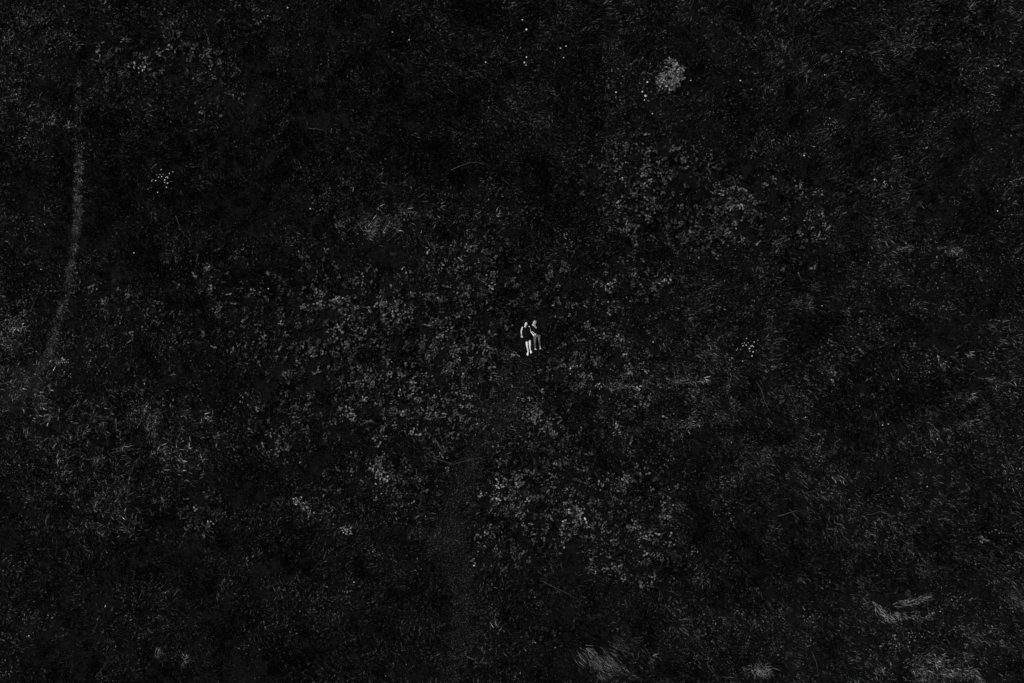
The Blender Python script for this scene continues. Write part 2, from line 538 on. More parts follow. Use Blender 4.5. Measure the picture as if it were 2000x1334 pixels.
# ------------------------------------------------------------------ broad-leaved weeds: 300 one by one, the rest as one mass
leaf_meshes = []
for i in range(7):
    mb = MB()
    L = random.uniform(0.15, 0.24)
    V, F = leaf_shape(L, L * random.uniform(0.34, 0.72), 5, random.uniform(0.1, 0.5), 0.18, random.uniform(0.1, 0.4))
    V[:, 1] += 0.04 * np.sin(V[:, 0] * 14 + i) * L * 3            # a wavy, slightly lopsided edge
    V[:, 2] += 0.012 * np.sin(V[:, 0] * 40 + V[:, 1] * 30 + i)
    mb.add(V, F, 1.0)
    o = mb.build('leaf', M_leaf)
    leaf_meshes.append(o.data)
    COL.objects.unlink(o); bpy.data.objects.remove(o)
stem_mesh = None
def tube(pts, radii, seg=5):
    V = []; F = []
    pts = [Vector(p) for p in pts]
    for i, p in enumerate(pts):
        d = (pts[min(i + 1, len(pts) - 1)] - pts[max(i - 1, 0)]).normalized()
        u = d.orthogonal().normalized(); v = d.cross(u)
        for k in range(seg):
            a = 6.28318 * k / seg
            V.append(tuple(p + (u * math.cos(a) + v * math.sin(a)) * radii[i]))
    for i in range(len(pts) - 1):
        for k in range(seg):
            F.append((i * seg + k, i * seg + (k + 1) % seg, (i + 1) * seg + (k + 1) % seg, (i + 1) * seg + k))
    F.append(tuple(range(seg - 1, -1, -1))); F.append(tuple(range((len(pts) - 1) * seg, len(pts) * seg)))
    return np.array(V), F
mb = MB(); V, F = tube([(0, 0, -0.03), (0.01, 0, 0.08), (0.0, 0.01, 0.2)], [0.012, 0.01, 0.006]); mb.add(V, F)
o = mb.build('stem', M_stem); stem_mesh = o.data; COL.objects.unlink(o); bpy.data.objects.remove(o)

WLAB = {'left': ('the patch left of the couple', 'broad-leafed weeds in the patch left of the couple'),
        'upper right': ('the patch above right of the couple', 'broad-leafed weeds in the patch above right of the couple'),
        'corner': ('the patch near the upper left corner', 'broad-leafed weeds near the upper left corner'),
        'lower': ('the patch beside the lower path', 'broad-leafed weeds beside the lower path'),
        'middle': ('the grass around the couple', 'broad-leafed weeds loosely around the couple')}
COUNT = {'left': 100, 'upper right': 78, 'corner': 16, 'lower': 60, 'middle': 46}
def clumpy(px, py): return np.clip((fbm(px, py, 13, 71, 3) - 0.38) * 5, 0.08, 1)
def draw_spots(key, n):
    es = BROAD[key]; out = []
    wts = [e[2] * e[3] * e[4] for e in es if e[4] >= 0.3]; es = [e for e in es if e[4] >= 0.3]
    while len(out) < n:
        e = random.choices(es, wts)[0]
        a = random.uniform(0, 6.283); r = math.sqrt(random.random()) * 1.12
        px, py = e[0] + e[2] * r * math.cos(a), e[1] + e[3] * r * math.sin(a)
        if random.random() > clumpy(np.array([px]), np.array([py]))[0]: continue
        if near_body(np.array([px]), np.array([py]), 15)[0]: continue
        if any((px - q[0]) ** 2 + (py - q[1]) ** 2 < 110 for q in out): continue
        out.append((px, py))
    return out
for key, cnt in COUNT.items():
    spots = draw_spots(key, cnt)
    qx = np.quantile([p[0] for p in spots], (.33, .67)); qy = np.quantile([p[1] for p in spots], (.33, .67))
    for (px, py) in spots:
        x, y = X(px), Y(py)
        part = (('upper left', 'top middle', 'upper right'), ('left middle', 'centre', 'right middle'), ('lower left', 'bottom middle', 'lower right'))[int(np.searchsorted(qy, py))][int(np.searchsorted(qx, px))]
        r = empty('broad_leaf_weed', (x, y, float(ground_z(x, y))), random.uniform(0, 6.28))
        st = bpy.data.objects.new('stem', stem_mesh); COL.objects.link(st); st.parent = r
        ks = []
        nl = random.randint(3, 7); a0 = random.uniform(0, 6.28)
        for i in range(nl):
            lf = bpy.data.objects.new('leaf', random.choice(leaf_meshes)); COL.objects.link(lf); lf.parent = r
            q = random.uniform(0.0, 0.24) * random.choice((0.3, 1)); qa = random.uniform(0, 6.283)
            lf.location = (q * math.cos(qa), q * math.sin(qa), random.uniform(0.12, 0.26))
            lf.rotation_euler = (random.gauss(0, 0.45), random.gauss(0.1, 0.45), random.uniform(0, 6.283))
            k = random.uniform(0.5, 1.05); lf.scale = (k, k * random.uniform(0.8, 1.1), k); ks.append(k)
        sz = 'small' if np.mean(ks) < .72 else 'large' if np.mean(ks) > .84 else 'middling'
        tag(r, f"{sz} {('three', 'four', 'five', 'six', 'seven')[nl - 3]}-leaved weed at the {part} of {WLAB[key][0]}", 'weed', WLAB[key][1])
make('broad_leaf_growth', C_broad, 20.0, lambda x, y, px, py: np.clip(broadness(px, py) * clumpy(px, py) * 1.4, 0, 1) * 0.85 * np.clip(on_path(px, py) - 0.6, 0.1, 1), 0.75, 0.12,
     'broad-leafed weeds too many to count filling the weed patches', 'ground cover', pad=14)

# ------------------------------------------------------------------ single shrubs and clumps
def clump(px, py, r_px, label, mat, nleaf=None, leaf=0.09, ry=None, ang=0, h=0.5, lobes=None, name='shrub', cat='shrub'):
    x, y = X(px), Y(py); z0 = float(ground_z(x, y))
    root = empty(name, (x, y, z0))
    tag(root, label, cat)
    R = r_px * S; RY = (ry or r_px) * S
    mb = MB(); st = MB()
    nleaf = nleaf or int(330 * R * RY / (leaf / 0.09) ** 2) + 25
    ca, sa = math.cos(ang), math.sin(ang)
    lobes = lobes or [(0, 0, 1)] + [(random.uniform(-.6, .6), random.uniform(-.6, .6), random.uniform(.3, .5)) for _ in range(5)]
    for i in range(nleaf):
        lb = random.choices(lobes, [l[2] ** 2 for l in lobes])[0]
        a = random.uniform(0, 6.283); rr = math.sqrt(random.random()) * random.uniform(0.8, 1.08)
        u = lb[0] + lb[2] * rr * math.cos(a); v = lb[1] + lb[2] * rr * math.sin(a)
        zz = h * math.sqrt(max(0.05, 1 - min(rr, 1) ** 2)) * (0.55 + 0.5 * lb[2]) * random.uniform(0.6, 1.05)
        l = leaf * random.uniform(0.5, 1.5)
        V, F = leaf_shape(l, l * random.uniform(0.35, 0.7), 2, random.uniform(.1, .6), .2, random.uniform(0, .5))
        V = rotx(V, random.gauss(0, .5)); V = roty(V, random.gauss(0, .4)); V = rotz(V, random.uniform(0, 6.283))
        xx, yy = u * R, v * RY
        mb.add(V + np.array([xx * ca - yy * sa, xx * sa + yy * ca, zz]), F, 0.12 + 0.9 * random.random() ** 2 + (random.random() < .12) * 0.9)
    for i in range(9):
        a = random.uniform(0, 6.283); q = random.uniform(.3, .85)
        xx, yy = q * R * math.cos(a), q * RY * math.sin(a)
        e = (xx * ca - yy * sa, xx * sa + yy * ca, h * .75 * math.sqrt(1 - q * q) + .03)
        V, F = tube([(0, 0, -.05), (e[0] * .4, e[1] * .4, e[2] * .75), e], [.014, .01, .004]); st.add(V, F)
    st.build('stems', M_drystem if mat in (M_straw,) else M_stem, root)
    tag(mb.build('foliage', mat, root), kind='stuff')
    return root

clump(1308, 156, 32, 'large pale shrub in the upper right, brightest bush in the meadow', M_palebush, 560, 0.11, 25, 0.5, 0.7, [(-.25, -.1, .75), (.45, .35, .5), (.35, -.3, .45), (-.6, .25, .4), (-.1, -.65, .4), (.8, .1, .3)])
clump(1309, 124, 11, 'small pale shrub touching the top of the large pale shrub', M_palebush, 60, 0.10, 7, 0, 0.5)
clump(1113, 596, 9, 'small round pale shrub up and right of the couple', M_midbush, leaf=.08, h=.4)
clump(1165, 706, 15, 'round pale shrub low and right of the couple', M_midbush, leaf=.08)
clump(1184, 797, 26, 'wide dull rounded shrub below and right of the couple', M_dimbush, leaf=.07, h=.5)
clump(548, 115, 24, 'wide dull rounded shrub in the upper left of the meadow', M_dimbush, leaf=.06, h=.5)
clump(545, 43, 12, 'small dull shrub near the top edge, above the wide dull shrub', M_bush, leaf=.07, ry=8)
clump(590, 982, 20, 'pale leafy clump with a ragged lower tip, lower left of the meadow', M_palebush, 130, .08, 10, -0.7, .4)
clump(608, 1003, 7, 'tiny bright tip beside the ragged pale clump, lower left', M_palebush, 26, .08, 7, 0, .35)
clump(678, 1034, 14, 'small pale clump just right of the ragged pale clump', M_palebush, 50, .08, 8, -0.4, .35)
clump(815, 1040, 27, 'low wide grey shrub on the left side of the worn path', M_bush, leaf=.07, ry=17, h=.4)
clump(397, 1005, 26, 'dark leafy shrub in the lower left quarter', M_dimbush, leaf=.13, ry=26, h=.5)
clump(1375, 778, 8, 'tiny grey shrub right of the wide dull shrub', M_bush, leaf=.08, h=.35)
clump(1200, 602, 17, 'low pale spreading shrub right of the small round pale shrub', M_midbush, leaf=.07, ry=9, h=.35)
clump(1232, 527, 14, 'grey shrub halfway between couple and upper right weeds', M_bush, leaf=.08, ry=8, h=.4)
clump(1236, 541, 12, 'small flat grey shrub just below another grey shrub', M_bush, 26, .08, 5, .1, .3)
clump(1312, 652, 12, 'small dull shrub right of the couple, level with them', M_dimbush, leaf=.08, ry=10, h=.4)
clump(934, 553, 20, 'grey fan-shaped shrub up and left of the couple', M_dimbush, leaf=.09, ry=13, ang=.6, h=.4)
clump(1680, 442, 20, 'dull round shrub right of the upper right weed patch', M_dimbush, leaf=.06, h=.4)
clump(1585, 563, 10, 'small dull round shrub in the right half, above centre', M_bush, leaf=.07, h=.4)
clump(1660, 662, 18, 'dull grey ring-like shrub in the right half of the meadow', M_dimbush, leaf=.06, h=.35, lobes=[(0.7 * math.cos(a), 0.7 * math.sin(a), .3) for a in np.arange(0, 6.2, .7)])
clump(1493, 914, 13, 'small grey shrub in the lower right quarter', M_dimbush, leaf=.06, ry=10, ang=-.6, h=.4)
clump(1612, 60, 16, 'small dull shrub near the top edge, right half', M_dimbush, leaf=.06, h=.4)
clump(1405, 72, 9, 'very small dull shrub up and right of the bright shrub', M_dimbush, leaf=.06, ry=12, h=.35)
clump(1690, 372, 14, 'small grey tuft of leaves in the upper right quarter', M_bush, leaf=.06, ry=6, h=.3)
clump(1900, 950, 14, 'small grey clump near the right edge, below centre', M_dimbush, leaf=.07, ry=10, h=.35)
clump(625, 160, 22, 'loose grey clump right of the wide dull shrub, upper left', M_bush, leaf=.08, ry=9, h=.35)
clump(1103, 868, 14, 'grey shrub right of the path beneath the couple', M_bush, leaf=.08, ry=16, h=.4)
clump(1245, 840, 16, 'low flat grey shrub below the wide dull shrub', M_bush, leaf=.07, ry=8, h=.3)
clump(1335, 826, 15, 'low pale clump at the right of the low flat grey shrub', M_bush, leaf=.07, ry=9, h=.3)
clump(320, 1282, 22, 'thin grey clump near the bottom edge, lower left', M_bush, 60, .06, 10, .1, .25)
clump(1250, 1010, 13, 'dull shrub in the lower weed patch right of the path', M_dimbush, leaf=.08, h=.4)

# ------------------------------------------------------------------ tussocks of long pale grass
def tussock(px, py, n, L, ang, spread, label, rx, ry=None, mat=M_straw, tilt=0.0, lo=.3, hi=1.1, flat=1.15):
    x, y = X(px), Y(py)
    root = empty('grass_tussock', (x, y, float(ground_z(x, y))))
    tag(root, label, 'tussock')
    mb = MB(); base = MB(); RX = rx * S; RY = (ry or rx) * S; c, s_ = math.cos(tilt), math.sin(tilt)
    subs = []
    for i in range(18):
        a = random.uniform(0, 6.283); q = math.sqrt(random.random()) * 1.15
        subs.append((q * math.cos(a), q * math.sin(a), random.gauss(0, spread * .8), random.uniform(.15, .5)))
    for i in range(int(n * 1.35)):
        l = L * random.uniform(.3, .8)
        sb = random.choice(subs)
        V, F = blade_shape(l, .018 * random.uniform(.6, 1.5), flat * random.uniform(.6, 1.1), random.uniform(.1, .5))
        V = rotz(V, ang + sb[2] + random.gauss(0, spread))
        u, v = sb[0] + random.gauss(0, sb[3]), sb[1] + random.gauss(0, sb[3])
        V = V + np.array([u * RX * c - v * RY * s_, u * RX * s_ + v * RY * c, random.uniform(0, .12)])
        mb.add(V, F, .06 + hi * random.random() ** 2.6 + (random.random() < .1) * .9)
    for i in range(10):
        u, v = random.uniform(-.7, .7), random.uniform(-.7, .7)
        p = np.array([u * RX * c - v * RY * s_, u * RX * s_ + v * RY * c, 0])
        V, F = tube([p + (0, 0, -.04), p + (0.01, 0, .05), p + (.03, .01, .10)], [.02, .016, .006]); base.add(V, F)
    base.build('crown', M_drystem, root)
    tag(mb.build('blades', mat, root), kind='stuff')
    return root
tussock(1172, 1290, 340, .6, -.55, .25, 'large pale tussock combed down to the right, near the bottom edge', 34, 20, tilt=-.6, hi=.7)
tussock(1225, 1262, 110, .45, -.2, .7, 'dull ragged tussock just above right of the large combed tussock', 28, 14, M_bush)
tussock(1484, 1308, 190, .5, -.4, .5, 'pale tussock at the bottom edge, right of centre', 16, 9, tilt=-.3)
tussock(1724, 1196, 130, .35, -.7, .35, 'pale flattened tussock, left arm of the V in the lower right', 24, 5, tilt=-.72)
tussock(1786, 1176, 150, .35, .3, .4, 'pale flattened tussock, right arm of the V in the lower right', 30, 6, tilt=.3)
tussock(1755, 1206, 70, .3, -.2, .8, 'small pale tussock at the bottom point of the V', 14, 8)
tussock(1795, 1207, 50, .3, -.2, .5, 'short pale tussock right of the point of the V', 20, 4)
tussock(1720, 1310, 60, .35, -.4, .5, 'narrow pale tussock at the bottom edge in the lower right', 12, 8)
tussock(1808, 1318, 260, .35, .2, .9, 'broad pale tussock at the bottom edge, below the V', 28, 14)
tussock(1868, 1314, 220, .35, .1, .9, 'pale arched tussock at the bottom edge toward the corner', 32, 10)
tussock(1905, 1324, 60, .35, -.8, .4, 'thin pale tussock closest to the lower right corner', 16, 6, tilt=-.7)
tussock(1916, 1052, 36, .25, -.2, .9, 'tiny bright crescent tussock near the right edge', 11, 4, tilt=-.1)
tussock(1213, 752, 70, .35, -.1, .4, 'pale streaked tussock below right of the couple', 26, 6)
tussock(1325, 742, 90, .35, -.4, .5, 'pale ragged tussock right of the wide dull shrub', 26, 10)
tussock(1760, 488, 60, .3, -.1, .5, 'pale flat tussock left of its twin, right half above centre', 20, 6)
tussock(1850, 487, 60, .3, -.2, .5, 'pale flat tussock nearer the right edge, above centre', 22, 6)
tussock(1340, 832, 60, .3, 0, .7, 'pale grass tussock over the lower right of the wide dull shrub', 18, 6)
tussock(745, 437, 110, .35, -.1, .6, 'wide grey tussock in the streaked grass, upper left of couple', 38, 12, M_bush)
tussock(45, 45, 90, .3, .3, .9, 'pale scrubby tussock in the top left corner', 26, 16)
tussock(20, 655, 160, .3, .5, 1.2, 'pale scrubby tussock on the left edge, below the track end', 24, 40, M_straw)
tussock(1930, 640, 40, .3, -.2, .6, 'dull tussock near the right edge at mid height', 16, 8, M_bush)
tussock(1040, 600, 50, .4, .6, .6, 'dark tussock in the grass just above the couple', 16, 10, M_dimbush)

# long single dry stems lying on the grass
def stem_thing(pts, label, w_=.012):
    P = [(X(a), Y(b), float(ground_z(X(a), Y(b))) + .22 + .05 * math.sin(i * 2)) for i, (a, b) in enumerate(pts)]
    P[0] = (P[0][0], P[0][1], float(ground_z(P[0][0], P[0][1])) - 0.02)
    P = [P[0]] + [(P[0][0] + (P[1][0] - P[0][0]) * .12, P[0][1] + (P[1][1] - P[0][1]) * .12, P[1][2] * .8)] + P[1:]
    mb = MB(); V, F = tube(P, [w_ * (1 - .6 * i / (len(P) - 1)) for i in range(len(P))]); mb.add(V, F)
    o = mb.build('dry_stem', M_drystem); tag(o, label, 'stem')
stem_thing([(880, 335), (900, 327), (918, 320), (932, 319), (945, 325)], 'long curved dry stem in the dark grass, upper middle')
stem_thing([(1272, 555), (1280, 566), (1290, 577)], 'short straight dry stem up and right of the couple')
stem_thing([(1476, 745), (1485, 760), (1493, 785), (1503, 805)], 'long dry stem hanging down, right of centre', .014)
stem_thing([(1518, 1007), (1535, 1000), (1555, 996), (1575, 1003)], 'long curved dry stem in the lower right quarter')
stem_thing([(343, 420), (350, 436), (353, 448)], 'short dry stem left of its pair beside the track side grass')
stem_thing([(1583, 1270), (1590, 1290), (1596, 1320)], 'upright dry stem near the bottom edge, right half')
stem_thing([(875, 178), (885, 185), (897, 197)], 'short dry stem in the dark upper middle grass')
stem_thing([(605, 254), (625, 257), (640, 259)], 'level dry stem in the dark upper left grass')
stem_thing([(1190, 958), (1196, 975), (1190, 990)], 'bent dry stem in the lower weed patch')
stem_thing([(1060, 1135), (1080, 1145), (1110, 1160), (1130, 1172)], 'long slanting dry stem right of the lower path', .01)
stem_thing([(190, 1320), (206, 1302), (215, 1290)], 'dry stem near the bottom edge, lower left')
stem_thing([(855, 895), (885, 905), (905, 900), (950, 890)], 'thin dry stem crossing the worn path', .01)

# ------------------------------------------------------------------ white flowers
def flower_mesh(R, n=9):
    mb = MB()
    for i in range(n):
        V, F = leaf_shape(R, R * .62, 3, .25, .1, .25)
        mb.add(rotz(V, i * 6.283 / n + random.gauss(0, .08)), F)
    return mb
def disc_mesh(R):
    V = [(0, 0, R * .6)]; F = []
    for i in range(8):
        a = i * .7854; V.append((R * math.cos(a), R * math.sin(a), 0.002))
    for i in range(8): F.append((0, 1 + i, 1 + (i + 1) % 8))
    mb = MB(); mb.add(V, F); return mb
def flower(px, py, R, label, h=.34, group=None):
    x, y = X(px), Y(py)
    root = empty('white_flower', (x, y, float(ground_z(x, y))))
    tag(root, label, 'flower', group)
    R = R * 0.78
    hd = flower_mesh(R).build('flower_head', M_petal, root); hd.location = (0, 0, h); hd.rotation_euler = (random.gauss(0, .15), random.gauss(0, .15), 0)
    ce = disc_mesh(R * .22).build('centre', M_flowereye, hd); ce.location = (0, 0, .012)
    mb = MB(); V, F = tube([(0, .02, -.03), (.01, 0, h * .5), (0, 0, h)], [.008, .006, .005]); mb.add(V, F); mb.build('stem', M_stem, root)
for (px, py, R, lb) in [
    (1028, 61, .062, 'bright white flower at the top middle, largest of its loose group'), (1020, 43, .045, 'small white flower just above the bright one at the top middle'),
    (1028, 115, .045, 'small white flower below the bright one, top middle'), (1024, 126, .055, 'white flower close above a fainter one, top middle'),
    (1027, 131, .035, 'faint white flower touching the one above it, top middle'), (1258, 192, .072, 'largest white flower, down left of the pale shrub'),
    (1252, 184, .05, 'white flower up and left of the largest white flower'), (1262, 165, .052, 'white flower directly above the largest white flower'),
    (1256, 200, .035, 'faint white flower just under the largest white flower'), (1201, 185, .045, 'lone white flower well left of the pale shrub'),
    (949, 127, .042, 'lone white flower in the upper middle grass'), (802, 86, .040, 'lone white flower in the upper left middle grass'),
    (770, 72, .030, 'faint white flower up and left of another lone one'), (1565, 307, .052, 'lone white flower above the upper right weed patch'),
    (1105, 94, .040, 'upper of three white flowers left of the pale shrub'), (1094, 98, .040, 'left of three white flowers near the top middle'),
    (1100, 117, .035, 'lowest of three white flowers near the top middle'), (1701, 354, .036, 'faint white flower in the upper right quarter'),
    (1937, 415, .046, 'white flower near the right edge, above centre'), (1271, 227, .036, 'faint white flower below the largest white flower'),
    (266, 495, .040, 'lone white flower between the track and the left weeds'), (568, 24, .036, 'white flower near the top edge, upper left'),
    (195, 565, .030, 'faint white flower just left of the lower track side grass'), (85, 527, .032, 'lone white flower left of the track'),
    (611, 411, .040, 'lone white flower left of the wide grey tussock'), (529, 565, .036, 'lone white flower above the left weed patch'),
    (1113, 719, .045, 'brighter of two white flowers right below the couple'), (1126, 714, .035, 'fainter of two white flowers right below the couple'),
    (1113, 730, .030, 'faint white flower under the pair right below the couple'), (1718, 829, .036, 'lone white flower in the lower right half'),
    (1729, 827, .030, 'faint white flower right of a lone one, lower right half'), (1993, 796, .036, 'white flower on the right edge below centre'),
    (926, 1103, .045, 'white flower on the worn path near the bottom'), (694, 1133, .042, 'lone white flower left of the lower path'),
    (213, 1179, .036, 'lone white flower in the lower left grass'), (66, 1236, .036, 'lone white flower near the lower left corner'),
    (1273, 668, .040, 'white flower right of the couple at knee height'), (1345, 163, .034, 'faint white flower right of the pale shrub'),
    (1440, 164, .040, 'lone white flower well right of the pale shrub'), (1604, 152, .034, 'faint white flower in the top right quarter'),
    (1638, 106, .038, 'lone white flower in the top right quarter'), (1600, 598, .036, 'lone white flower right of centre'),
    (1746, 740, .036, 'white flower at the tip of a stem, right half')]:
    flower(px, py, R, lb)

BL = [(38.5, 12, .8), (35, 21, .7), (38, 25, 1), (32.5, 26.5, .9), (28, 33.5, 1), (22, 32, .6), (20, 34.5, .8), (44, 31.5, 1.25), (47, 27, .8), (49.5, 26, 1), (51.5, 28, .9),
      (45, 37, .8), (50, 38, 1.2), (48, 46, 1), (53, 19, .9), (60, 15.5, .8), (41, 20.5, .6), (30, 22, .5), (31.5, 56, .9), (12, 50, .6), (57, 35, .5)]
for (px, py, lb) in [(322, 352, 'plant with a cluster of tiny white blossoms, upper left'), (1459, 680, 'plant with a cluster of tiny white blossoms, right of the couple')]:
    x, y = X(px), Y(py)
    root = empty('flowering_plant', (x, y, float(ground_z(x, y)))); tag(root, lb, 'flowering plant')
    st = MB(); fo = MB()
    for (u, v, k) in BL:
        dx, dy = (u - 42) * S * (1 if px < 900 else 1.05), -(v - 31) * S
        hd = flower_mesh(.031 * k, 7).build('blossom', M_petal, root); hd.location = (dx, dy, .36 + random.uniform(-.05, .05)); hd.rotation_euler = (random.gauss(0, .3), random.gauss(0, .3), random.random() * 6)
        V, F = tube([(dx * .1, dy * .1, 0), (dx * .5, dy * .5, .22), (dx, dy, .36)], [.008, .006, .004]); st.add(V, F)
        for q in range(3):
            l = random.uniform(.06, .12); V, F = leaf_shape(l, l * .4, 2, .3, .2, .2)
            t = random.uniform(.3, .8)
            fo.add(rotz(V, random.uniform(0, 6.28)) + np.array([dx * t, dy * t, .3 * t]), F, random.uniform(.3, .8))
    st.build('stems', M_stem, root); tag(fo.build('foliage', M_dimbush, root), kind='stuff')

# ------------------------------------------------------------------ the two people lying in the grass
def P(u, v, z):                     # (u, v) on a 12x enlargement of the couple; z in metres
    px, py = 980 + u / 11.117, 600 + v / 11.117
    k = 1 - z / H
    return Vector((X(px) * k, Y(py) * k, z))

def capsule(mb, p, q, r1, r2, seg=12, flatz=1.0, cap=True):
    p = Vector(p); q = Vector(q); d = q - p; L = d.length; d.normalize()
    up = Vector((0, 0, 1)) if abs(d.z) < .85 else Vector((0, 1, 0))
    u = d.cross(up).normalized(); v = u.cross(d).normalized()
    rings = []
    if cap:
        for a in (80, 55, 30): rings.append((-math.sin(math.radians(a)) * r1, math.cos(math.radians(a)) * r1))
    rings.append((0, r1)); rings.append((L * .5, (r1 + r2) / 2)); rings.append((L, r2))
    if cap:
        for a in (30, 55, 80): rings.append((L + math.sin(math.radians(a)) * r2, math.cos(math.radians(a)) * r2))
    V = []; F = []
    for (t, r) in rings:
        for k in range(seg):
            a = 6.28318 * k / seg
            V.append(tuple(p + d * t + u * (math.cos(a) * r) + v * (math.sin(a) * r * flatz)))
    n = len(rings)
    for i in range(n - 1):
        for k in range(seg):
            F.append((i * seg + k, i * seg + (k + 1) % seg, (i + 1) * seg + (k + 1) % seg, (i + 1) * seg + k))
    F.append(tuple(range(seg - 1, -1, -1))); F.append(tuple(range((n - 1) * seg, n * seg)))
    mb.add(V, F)

def ellipsoid(mb, c, r, M=None, seg=16, rg=10):
    V = []; F = []
    for i in range(rg + 1):
        th = math.pi * (i + .001) / (rg + .002)
        for k in range(seg):
            a = 6.28318 * k / seg
            p = Vector((r[0] * math.sin(th) * math.cos(a), r[1] * math.sin(th) * math.sin(a), r[2] * math.cos(th)))
            if M: p = M @ p
            V.append(tuple(p + Vector(c)))
    for i in range(rg):
        for k in range(seg):
            F.append((i * seg + k, (i + 1) * seg + k, (i + 1) * seg + (k + 1) % seg, i * seg + (k + 1) % seg))
    F.append(tuple(range(seg))); F.append(tuple(range(rg * seg + seg - 1, rg * seg - 1, -1)))
    mb.add(V, F)

def fused(mb, name, mat, root, voxel, smooth=3, wrinkle=0):
    o = mb.build(name, mat, root)
    m = o.modifiers.new('fuse', 'REMESH'); m.mode = 'VOXEL'; m.voxel_size = voxel; m.use_smooth_shade = True
    if smooth:
        s_ = o.modifiers.new('smooth', 'SMOOTH'); s_.iterations = smooth; s_.factor = .5
    if wrinkle:
        tx = bpy.data.textures.new(name + ' folds', 'CLOUDS'); tx.noise_scale = .09
        dm = o.modifiers.new('folds', 'DISPLACE'); dm.texture = tx; dm.strength = wrinkle; dm.mid_level = .5; dm.texture_coords = 'GLOBAL'
    return o

def hand(mb, wrist, dirv, side, length=.17, palm_n=Vector((0, 0, 1)), curl=.25):
    """palm, four unequal bent fingers and a thumb leaving the side of the palm near its base"""
    d = Vector(dirv).normalized(); s_ = d.cross(palm_n).normalized() * side; n = s_.cross(d) * side
    w0 = Vector(wrist)
    pl = length * .52
    for k in range(4):
        o_ = (k - 1.5) * .0185
        capsule(mb, w0 + s_ * o_ * .55, w0 + d * pl + s_ * o_, .014, .0115, 8)
        base = w0 + d * pl + s_ * o_
        fl = length * (.40, .46, .43, .34)[k]
        fd = (d + s_ * o_ * 4).normalized()
        p1 = base + fd * fl * .42 - n * curl * .01
        p2 = p1 + (fd - n * curl).normalized() * fl * .33
        p3 = p2 + (fd - n * curl * 1.8).normalized() * fl * .25
        capsule(mb, base, p1, .0095, .0088, 8); capsule(mb, p1, p2, .0088, .008, 8); capsule(mb, p2, p3, .008, .0065, 8)
    tb = w0 + d * length * .14 - s_ * .024
    t1 = tb + (d * .8 - s_ * .75).normalized() * .04; t2 = t1 + (d - s_ * .35).normalized() * .03
    capsule(mb, tb, t1, .014, .011, 8); capsule(mb, t1, t2, .0105, .008, 8)

def foot(mb, ankle, toe, up, r=.034, side=1):
    a = Vector(ankle); t = Vector(toe); d = (t - a).normalized(); s_ = d.cross(Vector(up)).normalized()
    capsule(mb, a - d * .03, a + (t - a) * .45, r * 1.0, r * .95, 12)
    L = (t - a).length
    for k in range(5):
        o_ = (k - 2) * .017 * side
        e = a + d * (L * (1.0 - .06 * k)) + s_ * o_
        capsule(mb, a + d * L * .35 + s_ * o_ * .6, a + d * (L * .8) + s_ * o_, .02, .016, 8)
        capsule(mb, a + d * (L * .8) + s_ * o_, e, .012 if k else .015, .009 if k else .012, 8)

def head(mb, chin, crown, face, size=.225):
    """chin and crown are points; face is the direction the face looks"""
    c = (Vector(chin) + Vector(crown)) / 2
    up = (Vector(crown) - Vector(chin)).normalized(); f = Vector(face); f = (f - up * f.dot(up)).normalized(); r = up.cross(f).normalized()
    M = Matrix((r, f, up)).transposed()
    h = size
    ellipsoid(mb, c + up * h * .12 - f * .012, (.074, .092, h * .40), M)
    ellipsoid(mb, c - up * h * .18 + f * .022, (.056, .066, h * .32), M)
    ellipsoid(mb, c - up * h * .44 + f * .055, (.024, .022, .020), M)                 # chin
    capsule(mb, c + up * h * .06 + f * .082, c - up * h * .10 + f * .102, .009, .015, 8)       # nose
    for s_ in (-1, 1):
        ellipsoid(mb, c + r * s_ * .074 - up * h * .02 - f * .005, (.010, .020, .032), M)   # ears
        ellipsoid(mb, c + r * s_ * .036 - up * h * .10 + f * .062, (.024, .018, .022), M)   # cheeks
        ellipsoid(mb, c + r * s_ * .03 + up * h * .085 + f * .074, (.024, .012, .009), M)   # brow
    return c, up, f, r, M, h

def face_parts(c, up, f, r, M, h, root):
    for s_ in (-1, 1):
        mb = MB(); ellipsoid(mb, c + r * s_ * .031 + up * h * .02 + f * .078, (.016, .010, .006), M, 10, 6); mb.build('eye', M_eye, root)
    mb = MB(); ellipsoid(mb, c - up * h * .24 + f * .086, (.024, .010, .008), M, 12, 6); mb.build('mouth', M_lip, root)

def hair_strands(name, c, dirs, mat, root, n, L, spread_z, r0=.09):
    mb = MB()
    for i in range(n):
        a = random.uniform(*dirs)
        d = Vector((math.cos(a), math.sin(a), 0)); s_ = Vector((-d.y, d.x, 0))
        p0 = c + d * r0 * random.uniform(.3, .9) + s_ * random.uniform(-.05, .05) + Vector((0, 0, random.uniform(-.04, .05)))
        l = L * random.uniform(.5, 1.1); w_ = random.uniform(-.06, .06)
        pts = [p0, p0 + d * l * .4 + s_ * w_ * .5, p0 + d * l * .75 + s_ * w_ * 1.3, p0 + d * l + s_ * w_ * 1.2]
        for k in range(1, 4): pts[k].z = max(.05, p0.z - k * .035 + random.uniform(-.01, .01))
        V, F = tube(pts, [.010, .011, .008, .002], 4); mb.add(V, F)
    return mb.build(name, mat, root)

